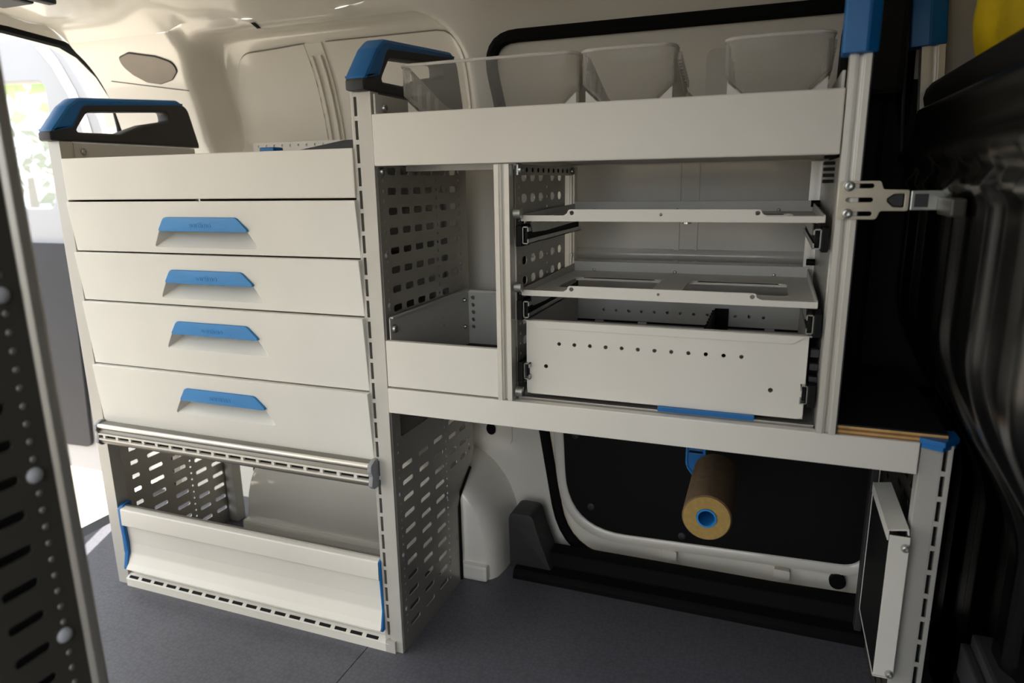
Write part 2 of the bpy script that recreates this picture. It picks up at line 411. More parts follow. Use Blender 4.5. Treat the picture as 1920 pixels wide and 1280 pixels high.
# pillar lamp recess and trim seam
pl = dense(roundpoly([(-.160, 1.262), (-.114, 1.270), (-.042, 1.257), (-.004, 1.241), (-.004, 1.222), (-.034, 1.203), (-.08, 1.195), (-.12, 1.202), (-.150, 1.221), (-.165, 1.243)], .03, 5), .008)
link('pillar_lamp', patch(pl, -.004, 5, True, .006), 'lamp', wall, True, 40)
b = MB(); b.tube([wall_pt(x, z, -.001) for x, z in [(p[0], p[1]) for p in pl]], .0022, 6, True); b.build('lamp_rim', 'dark', wall, True)
b = MB(); b.tube([wall_pt(x, 1.206 - .16 * (x + .212), .0) for x in frange(-.24, .0, 12)], .0014, 6); b.build('trim_seam', 'dark', wall, True)
# dark grab strap on the rear header
b = MB(); b.box(-.20, -.10, -.06, .10, 1.312, 1.342, .008); b.box(-.085, -.06, .0, .12, 1.312, 1.342, .006)
o = b.build('roof_latch', 'dnavy', None); tag(o, 'dark plastic latch under the rear roof edge at the top left corner', 'latch')

# ------------------------------------------------------------------ sliding door
dr = link('door_1', patch(dense(RING), .012, 22, False), 'van', None, True)
struct(dr, 'closed sliding side door seen behind the drawer frame and below the worktop', 'door')
pts = [wall_pt(x, z, -.004, False) for x, z in dense(RING, .02)]
b = MB(); b.tube(pts, (.014, .013), 8, True, flat=(0, 1, 0)); b.build('door_seal', 'rubber', dr, True)
up = dense(roundpoly([(.868, .74), (1.50, .74), (1.56, 1.212), (.835, 1.212)], [.03, .05, .05, .06], 6))
link('window_blank', patch(up, -.004, 14, False, .014), 'van', dr, True, 40)
for xa, xb in ((1.225, 1.236), (1.268, 1.274)):
    link('bead', patch(dense([(xa, .745), (xb, .745), (xb, 1.05), (xa, 1.05)]), -.008, 4, False, .006), 'van', dr, True, 40)
b = MB(); b.tube([wall_pt(x, .765, .0, False) for x in frange(.86, 1.49, 20)], .014, 12); b.build('fold', 'van', dr, True)
b = MB(); b.box(1.515, 1.60, .405, .46, .40, 1.20, .01); b.box(1.60, 2.0, .445, .46, .50, 1.10); b.box(1.70, 2.0, .445, .46, .02, .52); b.box(1.535, 1.612, .335, .40, 1.06, 1.30, .01); b.build('pillar_trim', 'black', dr)
lo = dense(roundpoly([(.964, .60), (1.655, .60), (1.655, .100), (.992, .080)], [0, 0, .05, .15], 10))
link('lower_lining', patch(lo, -.004, 12, False, .014), 'black', dr, True, 40)
pts = [wall_pt(x, z, .0, False) for x, z in dense(roundpoly([(.952, .62), (1.668, .62), (1.668, .086), (.980, .066)], [0, 0, .06, .16], 10), .02)]
b = MB(); b.tube(pts, (.014, .008), 10, True, flat=(0, 1, 0)); b.build('frame_bead', 'van', dr, True)
for x, z in ((1.01, .325), (1.05, .145), (1.27, .105)): screw('lining_clip', wall_pt(x, z, -.004, False), (0, -1, 0), dr, .009, .004, 'dark')
b = MB(); b.cyl(wall_pt(1.607, .058, -.012, False), wall_pt(1.607, .058, .0, False), .017); b.build('drain_plug', 'rubber', dr)
for x in (1.225, 1.475): link('weld_tab', patch(dense(rrect(x, x + .035, .035, .062, .004)), -.008, 3, False, .012), 'van', dr, True, 40)
# sill trim and wedge
sl = roundpoly([(.325, 0), (.325, .012), (.335, .022), (.372, .022), (.385, .052), (.43, .052), (.43, 0)], [0, .004, .004, .006, .006, .004, 0], 3)
b = MB(); b.prism(sl, 'x', .895, 1.70)
sill = b.build('trim_2', 'rubber', None, True, 40); struct(sill, 'black scuffed plastic step trim along the sliding door sill', 'trim')
b = MB(); b.prism(roundpoly([(.877, .012), (.985, .012), (.952, .100), (.936, .155), (.875, .155)], [0, .004, .03, .018, .018], 5), 'y', .352, .43, .004)
o = b.build('trim_3', 'dark', None, True, 40); struct(o, 'upright black plastic end cap standing on the door sill trim', 'trim')
# wheel housing
out = []
for k in range(33):
    a = math.pi * k / 32; ca, sa = math.cos(a), math.sin(a)
    out.append((.49 + .375 * math.copysign(abs(ca) ** .62, ca), .30 * abs(sa) ** .75))
b = MB()
yf = [(0, .283, 1.0), (.02, .283, 1.0)]
rows = [(.47, 1.0), (.36, 1.0), (.32, .985), (.305, .96), (.297, .93)]
V = [[b.bm.verts.new((.49 + (p[0] - .49) * s, y, p[1] * s)) for p in out] for y, s in rows]
for A, B_ in zip(V, V[1:]):
    for i in range(len(out) - 1): b.bm.faces.new((A[i], A[i + 1], B_[i + 1], B_[i]))
b.bm.faces.new(V[-1])
wh = b.build('wheel_housing', 'van', wall, True, 45)
b = MB(); b.box(.125, .845, .284, .33, 0, .042, .008); b.build('housing_flange', 'van', wall)

# ------------------------------------------------------------------ black partition
def part_x(z):
    return 1.638 + .125 * smooth01(.74, .42, z)
ys = frange(.350, -.62, 194)
def part_pt(y, z):
    x = part_x(z)
    k = ((.256 - y) / .1455); fr = k - math.floor(k)
    rib = .012 * smooth01(.30, .12, min(fr, 1 - fr)) * smooth01(.96, .90, z)
    ledge = -.022 * math.exp(-((z - .955) / .018) ** 2) - .012 * math.exp(-((z - .915) / .012) ** 2)
    top = .05 * smooth01(1.02, 1.06, z) ** 2
    end = 0
    return Vector((x - rib + ledge + top + end, y, z))
me = grid(ys, frange(.02, 1.062, 104), part_pt)
bm = bmesh.new(); bm.from_mesh(me); geo = bmesh.ops.extrude_face_region(bm, geom=bm.faces[:])
for v in [g for g in geo['geom'] if isinstance(g, bmesh.types.BMVert)]: v.co.x += .02
bmesh.ops.recalc_face_normals(bm, faces=bm.faces[:]); bm.to_mesh(me); bm.free()
pt = link('wall_front', me, 'gloss', None, True, 60); struct(pt, 'glossy black ribbed partition behind the front seats, at the right edge', 'wall')
b = MB(); b.tube([(1.668, y, 1.052) for y in frange(.350, -.62, 8)], (.028, .022), 12, flat=(1, 0, 0)); b.build('padded_top', 'black', pt, True)

# ------------------------------------------------------------------ perforation patterns (y,z)
def slot(cy, cz, l, h): return rrect(cy - l / 2, cy + l / 2, cz - h / 2, cz + h / 2, h * .38, 2)
def sq(cy, cz, s): return rrect(cy - s / 2, cy + s / 2, cz - s / 2, cz + s / 2, s * .3, 1)
def pattern(zs, cols, l, h, dots, z0, z1, dstep=.0175, ds=.0052, lim=None):
    out = []
    for z in zs:
        for c in cols: out.append(slot(c, z, l, h))
    for d in dots:
        z = z1
        while z > z0: out.append(sq(d, z, ds)); z -= dstep
    if lim: out = [h_ for h_ in out if all(lim(p) for p in h_)]
    return out
UC = (.053, .0995, .146, .193, .254, .302)
LC = (.0545, .1215, .1885, .258, .312)

# ------------------------------------------------------------------ drawer cabinet
def upright(name, x, z1, parent, side=-1, z0=0.0, label=None):
    """front post: flat face x..x+.026, slotted chamfer on its side (side -1 left, +1 right)"""
    g = MB(); F = .026
    g.box(x, x + F, 0, .026, z0, z1, .0006)
    o = g.build(name, 'upr', parent)
    gw = .0085; fw = .0048; dp = .0008          # groove width, flange width, groove depth
    xa = x - gw if side < 0 else x + F
    g = MB(); z = z1
    g.box(xa, xa + .0014, dp - .0006, dp + .0006, z0, z1); g.box(xa + gw - .0014, xa + gw, dp - .0006, dp + .0006, z0, z1)
    while z > z0 + .02: g.box(xa + .0014, xa + gw - .0014, dp - .0006, dp + .0006, z - .0075, z); z -= .0385
    g.build('slotted_strip', 'upr', o)
    xf = xa - fw if side < 0 else xa + gw
    g = MB(); g.box(xf, xf + fw, 0, .038, z0, z1, .0005); g.build('flange', 'upr', o)
    g = MB(); g.box(xa + .0005, xa + gw - .0005, .012, .026, z0 + .002, z1 - .002); g.build('inner_core', 'void', o)
    return o
HP_OUT = [(-.018, 1.020), (-.018, 1.036), (.030, 1.090), (.055, 1.108), (.318, 1.128), (.352, 1.116), (.377, 1.030), (.377, 1.020)]
HP_HOLE = [(.040, 1.040), (.149, 1.042), (.187, 1.056), (.217, 1.066), (.288, 1.079), (.286, 1.100), (.074, 1.082)]
HP_BLUE = [(-.020, 1.036), (.028, 1.092), (.054, 1.1105), (.320, 1.1305), (.345, 1.118), (.318, 1.117), (.066, 1.094), (.036, 1.048)]
def end_handle(x, z, parent, label):
    w_ = .036
    o = sheet('end_handle', roundpoly(HP_OUT, [.004, .006, .02, .03, .03, .03, .004, 0], 4), [roundpoly(HP_HOLE, [.006, .01, .02, .02, .006, .008, .02], 3)], w_, 'x', x, 'dark', parent, .005, True)
    o['label'] = label
    bl = sheet('grip', roundpoly(HP_BLUE, [.004, .02, .03, .02, .004, .01, .02, .01], 4), [], w_ + .004, 'x', x, 'blue', o, .006, True)
    o.location.z = z - 1.020
    return o
cab = empty('drawer_cabinet', (.39, .18, 0))
cab_parts_before = set(bpy.data.objects)
b = MB(); b.box(.0028, .036, 0, .030, 0, 1.020, .0006); lu = b.build('upright', 'upr', cab)
b = MB(); b.box(.0, .0018, .002, .036, 0, 1.020, .0004); b.build('flange', 'upr', lu)
b = MB(); b.box(.0018, .0028, .006, .030, .002, 1.018); b.build('inner_core', 'void', lu)
upright('upright', .754, 1.075, cab)
end_handle(.019, 1.020, cab, 'black end handle with blue grip on the rear post')
end_handle(.761, 1.075, cab, 'black end handle with blue grip on the middle post')
# side panels: rear side (left in view), inner side (facing the worktop)
lowz = [.390 - .0345 * k for k in range(11)]
notch = lambda p: not (p[1] < .265 and p[0] > .262)
outl = [(.030, .0), (.277, .0), (.277, .195), (.29, .225), (.352, .262), (.372, .30), (.372, 1.005), (.030, 1.005)]
hl = pattern(lowz, LC[:3], .040, .010, (), 0, 0) + pattern(lowz, LC[3:], .036, .010, (.224, .343), .03, .40)
outl = [(.030, .0), (.360, .0), (.360, 1.005), (.030, 1.005)]
sheet('side_panel', outl, hl, .0018, 'x', .030, 'perf', cab)['label'] = 'perforated steel side at the rear end'
b = MB(); b.box(.028, .034, .004, .052, .03, 1.0); b.build('side_flange', 'perf', cab)
hl = pattern([.946 - .035 * k for k in range(11)], UC, .033, .0125, (.021, .224, .332), .57, .93, .0175, .0062)
hl += pattern([.390 - .0345 * k for k in range(11)], LC[:3], .040, .0105, (), 0, 0)
hl += pattern([.408 - .0345 * k for k in range(11)], LC[3:], .036, .0105, (.021, .2225, .345), .03, .46, lim=notch)
hl += [rrect(.036, .185, .452, .512, .004, 2)]
outl2 = [(.006, .0), (.277, .0), (.277, .195), (.29, .225), (.345, .258), (.372, .30), (.372, 1.06), (.006, 1.06)]
sheet('side_panel', outl2, hl, .0018, 'x', .7805, 'perf', cab)['label'] = 'perforated steel side between the drawers and the open bench'
b = MB(); b.tube([(.781, y, z) for y, z in [(.279, .003), (.279, .10), (.279, .19), (.290, .222), (.318, .243), (.346, .262)]], .005, 8); b.build('edge_guard', 'rubber', cab, True)
for y, z in ((.021, .945), (.332, .947)): screw('screw', (.7815, y, z), (1, 0, 0), cab, .0065, .005)
for y, z in ((.021, .800), (.332, .86), (.021, .71), (.332, .75), (.021, .340), (.021, .21), (.2225, .24), (.2225, .405), (.345, .31), (.021, .09), (.2225, .08), (.26, .12)):
    g = MB(); g.dome((.7812, y, z), (1, 0, 0), .0052, .003); g.build('rivet', 'mgrey', cab, True)
# carcass floor boards, back strips
b = MB(); b.box(.034, .742, .030, .372, .392, .406); b.build('carcass_floor', 'grey', cab)
b = MB(); b.box(.034, .742, .360, .372, .30, 1.006); b.build('carcass_back', 'grey', cab)
# top tray
b = MB(); b.box(.0385, .741, -.004, .012, .9015, .985, .002); b.build('top_panel', 'white', cab)
b = MB(); b.box(.036, .742, .012, .360, .904, .908); b.build('tray_floor', 'grey', cab)
b = MB(); b.box(.032, .036, .031, .36, .90, 1.018, .0008); b.build('tray_side', 'grey', cab)
b = MB(); b.box(.735, .739, .02, .36, .90, 1.012, .0008); b.build('tray_side', 'grey', cab)
screw('screw', (.036, .052, 1.001), (1, 0, 0), cab, .0065, .005)
# drawers
DZ = [(.7965, .8975), (.6915, .7935), (.5505, .6885), (.4115, .5475)]
def drawer(z0, z1, hz, parent, label):
    xa, xb = .040, .742; h = z1 - z0
    hole = roundpoly([(.262, hz - .0575), (.521, hz - .0575), (.481, hz + .0005), (.297, hz + .0005)], [.004, .004, .016, .016], 5)
    me = sheet_mesh(roundpoly([(xa, z0), (xb, z0), (xb, z1), (xa, z1)], .002, 2), [hole], .014, 'y', .007, .0012)
    bm = bmesh.new(); bm.from_mesh(me)
    # scoop behind the hole
    def vv(x, y, z): return bm.verts.new((x, y, z))
    zt, zb = hz + .004, hz - .0575
    n = 14; lo_, hi_ = [], []
    for k in range(n + 1):
        t = k / n; sag = .004 * math.sin(math.pi * t)
        lo_.append(vv(.262 + .259 * t, .0005, zb - 0 * sag)); hi_.append(vv(.262 + .04 + (.259 - .075) * t, .030, hz - .024))
    top_ = [vv(.262 + .045 + (.259 - .085) * k / n, .034, zt) for k in range(n + 1)]
    for k in range(n): bm.faces.new((lo_[k], lo_[k + 1], hi_[k + 1], hi_[k])); bm.faces.new((hi_[k], hi_[k + 1], top_[k + 1], top_[k]))
    for s, xe, xt in ((0, .262, .297), (n, .521, .481)):
        a_ = vv(xe, .0005, zb); c_ = vv(xt, .0005, zt); bm.faces.new((a_, hi_[s], top_[s], c_))
    bmesh.ops.recalc_face_normals(bm, faces=bm.faces[:])
    for v in bm.verts: v.co.y -= .009 * (v.co.z - z0) / h if v.co.y < .013 else 0
    bm.to_mesh(me); bm.free()
    d = link('drawer', me, 'plas', parent, True, 30); d['label'] = label
    yf = -.009 * (hz - .012 - z0) / h
    hp = roundpoly([(.2815, hz - .0255), (.508, hz - .0255), (.479, hz), (.299, hz)], [.003, .004, .012, .012], 4)
    N = len(hp); bm = bmesh.new(); cx = .394; cz = hz - .0125
    rings = []
    for s, yo in ((1.0, .006), (1.0, -.002), (.985, -.0042), (.5, -.0052)):
        rings.append([bm.verts.new((cx + (p[0] - cx) * s, yf + yo, cz + (p[1] - cz) * s - (.0035 * (1 - ((p[0] - cx) / .113) ** 2) if p[1] < cz else -.0012 * (1 - ((p[0] - cx) / .113) ** 2)) * s)) for p in hp])
    for A, B_ in zip(rings, rings[1:]):
        for i in range(N): bm.faces.new((A[i], A[(i + 1) % N], B_[(i + 1) % N], B_[i]))
    bm.faces.new(rings[-1]); bm.faces.new(rings[0][::-1]); bmesh.ops.recalc_face_normals(bm, faces=bm.faces[:])
    me = bpy.data.meshes.new('handle'); bm.to_mesh(me); bm.free()
    link('handle', me, 'blueh', d, True, 30)['label'] = 'blue handle embossed sortimo'
    t = text_mesh('sortimo', .017, .0004); t.transform(Matrix.Translation((.392, yf - .0053, hz - .0135)) @ Matrix.Rotation(math.pi / 2, 4, 'X'))
    link('lettering', t, 'blueh', d)
    g = MB(); g.box(xa + .010, xb - .010, .036, .352, z0 + .006, z1 - .02); g.build('drawer_box', 'grey', d)
    return d
for (z0, z1), hz, nm in zip(DZ, (.866, .763, .658, .516), ('uppermost', 'second', 'third, deeper', 'lowest')):
    drawer(z0, z1, hz, cab, nm + ' white drawer with blue handle')
# grip rail below the drawers (extrusion with slotted groove)
prof = roundpoly([(.006, .366), (-.016, .366), (-.020, .372), (-.020, .379), (-.014, .381), (-.014, .389), (-.021, .391), (-.020, .396), (-.017, .400), (-.021, .406), (-.017, .413), (-.006, .415), (.006, .413)], .0018, 2)
b = MB(); b.prism(prof, 'x', .040, .742); gr = b.build('grip_rail', 'band', cab, True, 35)
b = MB(); b.tube([(.042, -.0185, .4085), (.741, -.0185, .4085)], .0048, 12); b.build('round_bead', 'alu', gr, True)
b = MB(); b.box(.042, .741, -.0225, -.0135, .3765, .3805, .0008); b.build('lip', 'white', gr)
b = MB(); b.box(.042, .741, -.0225, -.0135, .3885, .3925, .0008); b.build('lip', 'white', gr)
x = .052
while x < .735:
    b = MB(); b.box(x, x + .007, -.0195, -.012, .3800, .3890); b.build('web', 'white', gr); x += .0385
b = MB(); b.box(.042, .741, -.0145, -.0130, .3795, .3895); b.build('groove_floor', 'void', gr)
for x in (.0335, .741):
    b = MB(); b.prism(roundpoly([(.008, .362), (-.017, .362), (-.025, .370), (-.021, .389), (-.026, .400), (-.024, .412), (-.010, .419), (.008, .417)], .004, 3), 'x', x, x + .009, .0015)
    b.build('end_cap', 'mgrey', gr, True, 35)
# lower flap with blue end clips
fp = roundpoly([(-.006, .200), (-.007, .160), (-.002, .157), (.004, .154), (.006, .110), (.004, .085), (-.006, .062), (-.014, .049), (-.008, .046), (.008, .060), (.014, .090), (.014, .190), (.008, .2025)], [.004, .003, 0, 0, .01, .02, .02, .002, .002, .01, .01, .004, .004], 4)
b = MB(); b.prism(fp, 'x', .050, .738); fl_ = b.build('flap', 'white', cab, True, 35); fl_['label'] = 'white lift-up flap closing the floor compartment'
b = MB(); b.box(.051, .737, .006, .0135, .2015, .2045, .0006); b.build('top_seam', 'alud', fl_)
for x, wc in ((.040, .0105), (.7375, .0045)):
    b = MB(); b.prism(roundpoly([(-.012, .046), (.020, .046), (.026, .12), (.026, .210), (.006, .206), (-.0045, .199), (-.0045, .160), (-.002, .09)], .004, 3), 'x', x, x + wc, .001)
    b.build('end_clip', 'blue', fl_, True, 35)
# bottom rail with slotted top
b = MB(); b.prism([(-.006, 0), (-.006, .0175), (.0075, .0270), (.012, .034), (.030, .034), (.030, 0)], 'x', .036, .752); br = b.build('bottom_rail', 'white', cab)
hol = [rrect(x, x + .0285, .0035, .0105, .0006, 1) for x in frange(.042, .042 + .0385 * 17, 17)]
me = sheet_mesh([(.036, 0), (.752, 0), (.752, .0165), (.036, .0165)], hol, .0012, 'y', 0)
me.transform(Matrix.Translation((0, -.0068, .0185)) @ Matrix.Rotation(math.radians(-54), 4, 'X'))
link('slotted_lip', me, 'white', br)
b = MB(); b.prism([(-.0050, .0186), (.0060, .0264), (.0056, .0270), (-.0054, .0192)], 'x', .040, .748); b.build('groove_floor', 'void', br)
b = MB(); b.box(.744, .766, -.0066, .030, 0, .026, .0005); b.build('corner_foot', 'upr', cab)
b = MB(); b.box(.034, .742, .352, .366, 0, .36, .002); b.box(.072, .086, .345, .352, 0, .36, .002); 
b.bm.free()
b = MB(); b.box(.032, .062, .335, .365, 0, .39, .002); b.build('rear_post', 'upr', cab)
b = MB(); b.box(.075, .115, .400, .408, 0, .36, .002)
for z in frange(.03, .33, 9): b.box(.078, .112, .396, .400, z, z + .012)
b.build('rear_bracket', 'black', cab)
b = MB(); b.box(.036, .742, .036, .282, .0, .0035, .001); b.build('compartment_mat', 'mat', cab)
for o in set(bpy.data.objects) - cab_parts_before:
    if o.parent is cab: o.matrix_parent_inverse = Matrix.Translation(-cab.location)
cab.matrix_parent_inverse = Matrix()
tag(cab, 'tall white drawer cabinet with four blue-handled drawers and a floor flap', 'cabinet')

def adopt(root, before):
    """keep parts where they were built although the Empty sits at the base of the thing"""
    for o in set(bpy.data.objects) - before:
        if o.parent is root: o.matrix_parent_inverse = Matrix.Translation(-root.location)

# things lying in the tray on top of the cabinet
me = sheet_mesh(rrect(.30, .615, .9985, 1.0185, .003), [sq(x, 1.011, .006) for x in frange(.315, .60, 13)], .003, 'y', .27)
st = link('slotted_divider', me, 'white'); tag(st, 'white divider strip with square holes lying in the tray on top of the drawers', 'divider')
b = MB(); b.box(.457, .492, .10, .13, .909, .9985, .003); o = b.build('plastic_clip', 'blue'); tag(o, 'small blue plastic clip in the tray on top of the drawers', 'clip')
b = MB(); b.prism([(.42, .909), (.728, .909), (.728, 1.010), (.62, 1.010), (.45, .985)], 'y', .155, .165, .001); o = b.build('divider_plate', 'dark'); tag(o, 'grey tapering divider plate lying in the tray on top of the drawers', 'divider')

# ------------------------------------------------------------------ upper shelf
before = set(bpy.data.objects); sh = empty('top_shelf', (1.14, .18, .954))
b = MB(); b.box(.7825, 1.4985, -.004, .012, .954, 1.038, .002); b.build('front_panel', 'white', sh)
b = MB(); b.box(.7825, 1.50, .012, .372, .956, .960); b.build('shelf_floor', 'grey', sh)
b = MB(); b.box(.7825, 1.50, .368, .372, .954, 1.052); b.build('back_panel', 'white', sh)
b = MB(); b.box(.7825, .7865, .004, .368, .956, 1.071, .0008); b.build('end_panel', 'grey', sh)
b = MB(); b.box(1.494, 1.498, .014, .368, .956, 1.062, .0008); b.build('end_panel', 'grey', sh)
screw('screw', (.7865, .030, 1.050), (1, 0, 0), sh, .0075, .006)
b = MB(); b.box(.785, 1.0, .10, .13, .946, .956); b.build('stiffener', 'grey', sh)
adopt(sh, before); tag(sh, 'long white shelf tray across the top holding the clear bins', 'shelf')

# ------------------------------------------------------------------ clear bins
def bin_(x0, x1, label, yb=.30):
    before = set(bpy.data.objects); cx = (x0 + x1) / 2; r = empty('storage_bin', (cx, .17, .960))
    z0, zs, z1 = .9605, 1.070, 1.117; t = .0022; inset = .024; yn = .040
    # near (tall) wall: wide above the shoulder, narrower below, with rounded vertical corners
    def ring(z, ins, yo):
        rad = .022; a, c = x0 + ins, x1 - ins; out = []
        out.append((a, yn + yo + rad + .02, z))
        for k in range(7):
            an = math.pi + math.pi / 2 * k / 6; out.append((a + rad + rad * math.cos(an), yn + yo + rad + rad * math.sin(an), z))
        for k in range(1, 8): out.append((a + rad + (c - a - 2 * rad) * k / 8, yn + yo - .003 * math.sin(math.pi * k / 8), z))
        for k in range(7):
            an = 1.5 * math.pi + math.pi / 2 * k / 6; out.append((c - rad + rad * math.cos(an), yn + yo + rad + rad * math.sin(an), z))
        out.append((c, yn + yo + rad + .02, z)); return out
    g = MB(); rs = []
    for z, ins, yo in ((z0, inset, .012), (zs - .022, inset, .010), (zs - .004, .004, .002), (zs, 0, 0), (z1, 0, 0)):
        rs.append([g.bm.verts.new(p) for p in ring(z, ins, yo)])
    for A, B_ in zip(rs, rs[1:]):
        for i in range(len(A) - 1): g.bm.faces.new((A[i], A[i + 1], B_[i + 1], B_[i]))
    g.build('tall_wall', 'clear', r, True, 50)
    g = MB(); g.tube([(p[0], p[1], p[2]) for p in ring(z1, 0, 0)], .0026, 8); g.build('rim', 'rim', r, True)
    # side walls slope down to the low scoop end, ribbed
    for s, xw in ((1, x0), (-1, x1)):
        xa = xw + s * .004; prof_ = [(yn + .04, z0), (yb, z0), (yb, 1.055), (.215, 1.066), (.19, 1.074), (yn + .04, z1 - .003)]
        g = MB(); g.prism(prof_, 'x', xa, xa + s * t); sw = g.build('side_wall', 'smoke', r)
        for k in range(6):
            y = yn + .055 + .033 * k
            zt = z1 - .018 - (y - yn - .04) / .15 * .040 if y < .19 else 1.055
            g = MB(); g.box(min(xa + s * .002, xa + s * .006), max(xa + s * .002, xa + s * .006), y, y + .009, z0 + .004, zt, .001); g.build('rib', 'ribm', sw)
        g = MB(); g.tube([(xw + s * .001, yn + .04, z1 - .002), (xw + s * .001, .19, 1.074), (xw + s * .001, .215, 1.066), (xw + s * .001, yb, 1.056)], .0028, 8); g.build('edge', 'rim', sw, True)
    g = MB(); g.box(x0 + .004, x1 - .004, yb - t, yb, z0, 1.052); g.build('scoop_wall', 'clear', r)
    g = MB(); g.tube([(x0 + .004, yb, 1.054), (x1 - .004, yb, 1.054)], .0026, 8); g.build('edge', 'rim', r, True)
    g = MB(); g.box(x0 + .006, x1 - .006, yn + .03, yb, z0, z0 + t); g.build('base', 'clear', r)
    for s, xw in ((1, x0), (-1, x1)):
        g = MB(); a = sorted((xw + s * .003, xw + s * .026)); c = sorted((xw + s * .001, xw + s * .014))
        pl_ = [(xw + s * .004, z0), (xw + s * .028, z0), (xw + s * .024, zs - .026), (xw + s * .004, zs - .008)]
        g.prism(pl_, 'y', .062, .066, .0005); g.build('corner_foot', 'white', r)
    # toothed hanging rail along the right top edge
    g = MB(); k = 0; y = yn + .045
    while y < yb - .03:
        z = (z1 - .004) - (y - yn - .045) / .15 * .040 if y < .19 else 1.067
        g.box(x1 - .001, x1 + .005, y, y + .006, z - .012, z, .0006); y += .0115
    g.build('toothed_rail', 'rim', r)
    adopt(r, before); tag(r, label, 'storage bin', 'clear plastic bins on the top shelf')
bin_(.812, 1.121, 'wide clear plastic bin beside the middle post, leftmost on the top shelf')
bin_(1.128, 1.270, 'narrow clear plastic bin in the middle of the top shelf')
bin_(1.341, 1.484, 'narrow clear plastic bin at the right end of the top shelf', .29)
# clear divider standing between the two narrow bins
me = sheet_mesh(roundpoly([(1.301, .9605), (1.336, .9605), (1.336, 1.132), (1.301, 1.132)], [0, 0, .002, .034], 6), [], .003, 'y', .20)
o = link('clear_divider', me, 'smoke'); tag(o, 'upright clear divider with a rounded top between the two narrow bins', 'divider')

# ------------------------------------------------------------------ workbench
before = set(bpy.data.objects); wb = empty('workbench', (1.21, .18, 0))
b = MB(); b.box(.7825, 1.6345, -.004, .014, .514, .561, .0015); b.build('front_rail', 'white', wb)
b = MB(); b.box(.7825, 1.662, .014, .372, .550, .5555); wt = b.build('worktop', 'grey', wb)
ply = None
for k, (a, c, m_) in enumerate(((.556, .5595, 'ply1'), (.5595, .563, 'ply2'), (.563, .5665, 'ply1'), (.5665, .570, 'ply2'), (.570, .5735, 'ply1'))):
    b = MB(); b.box(1.527, 1.668, .002, .372, a, c); b.build('veneer', m_, wt)
b = MB(); b.box(1.527, 1.668, .0022, .372, .5735, .576); b.build('black_facing', 'phen', wt)
up_ = upright('leg', 1.637, .560, wb, 1)
b = MB(); b.prism([(1.634, -.004), (1.655, -.014), (1.662, -.016), (1.684, .010), (1.684, .040), (1.634, .040)], 'z', .561, .569, .001); b.build('end_cap', 'blue', wb)
b = MB(); b.prism([(1.636, -.004), (1.660, -.015), (1.680, .008), (1.680, .02), (1.636, .012)], 'z', .555, .5615); b.build('end_cap', 'blue', wb)
hl = pattern([.49 - .035 * k for k in range(14)], UC, .031, .0105, (.03, .224, .332), .03, .50)
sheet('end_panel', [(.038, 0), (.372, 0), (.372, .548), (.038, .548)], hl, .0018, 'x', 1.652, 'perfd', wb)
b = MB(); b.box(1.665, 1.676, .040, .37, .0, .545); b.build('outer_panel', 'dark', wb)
b = MB(); b.box(1.632, 1.645, .346, .372, 0, .548, .002); b.build('rear_post', 'dark', wb)
adopt(wb, before); tag(wb, 'white-railed workbench with a plywood top beside the drawer cabinet', 'workbench')

# white folded case bracket on the leg
before = set(bpy.data.objects); cb = empty('case_bracket', (1.62, .07, .189))
b = MB(); b.box(1.6075, 1.6095, -.018, .152, .193, .428); b.build('back_plate', 'black', cb)
b = MB(); b.box(1.6065, 1.6085, -.019, .153, .191, .1935); b.box(1.6065, 1.6085, .1515, .153, .191, .428); b.build('plate_edge', 'white', cb)
b = MB(); b.box(1.6075, 1.634, -.021, -.019, .193, .424, .0006); b.build('front_flange', 'white', cb)
b = MB(); b.prism([(1.6065, .428), (1.630, .432), (1.6312, .425), (1.6332, .425), (1.6318, .4345), (1.6065, .4305)], 'y', -.016, .150); b.build('top_hook', 'white', cb)
b = MB(); b.box(1.6055, 1.6072, -.017, .151, .414, .4305); b.build('hook_lip', 'white', cb)
b = MB(); b.box(1.6075, 1.632, -.019, .15, .189, .191); b.build('bottom_ledge', 'white', cb)
for z in (.408, .200): screw('bolt', (1.6285, -.021, z), (0, -1, 0), cb, .006, .007)
adopt(cb, before); tag(cb, 'white folded metal case bracket fixed inside the bench leg', 'bracket')

# brown roll on its blue holder below the worktop
before = set(bpy.data.objects); rl = empty('roll_holder', (1.35, .20, .36))
cx, cz, r0, r1 = 1.350, .372, .0405, .0165
y0, y1 = .050, .235
b = MB(); b.lathe([(r1, y0), (r0 - .002, y0 - .001), (r0, y0 + .001), (r0 + .001, y1), (r1, y1 + .001)], (cx, 0, cz), (0, 1, 0), 48, True); rr = b.build('foam_roll', 'foamd', rl, True, 40)
b = MB(); b.lathe([(r1 + .0005, y0 - .0015), (r0 - .0022, y0 - .0020)], (cx, 0, cz), (0, 1, 0), 48); b.build('roll_face', 'foam', rr)
b = MB(); b.lathe([(r1, y0 - .003), (r1, y1), (r1 - .003, y1), (r1 - .003, y0 - .003)], (cx, 0, cz), (0, 1, 0), 32, True); b.build('core', 'blueh', rr, True, 40)
b = MB(); b.cyl((cx, y0 + .06, cz), (cx, y0 + .063, cz), r1 - .003); b.build('core_plug', 'blue', rr)
arm = roundpoly([(1.293, .5485), (1.327, .5485), (1.327, .392), (1.352, .370), (1.352, .350), (1.318, .340), (1.293, .372)], [0, 0, .03, .01, .01, .03, .03], 5)
me = sheet_mesh(arm, [rrect(1.297, 1.323, z, z + .0045, .001, 1) for z in frange(.400, .436, 4)], .006, 'y', .262, .001)
link('arm', me, 'blue', rl, True, 40)
pts = [(p[0], .258, p[1]) for p in arm]
b = MB(); b.tube(pts, .0022, 6, True); b.build('arm_rim', 'blueh', rl, True)
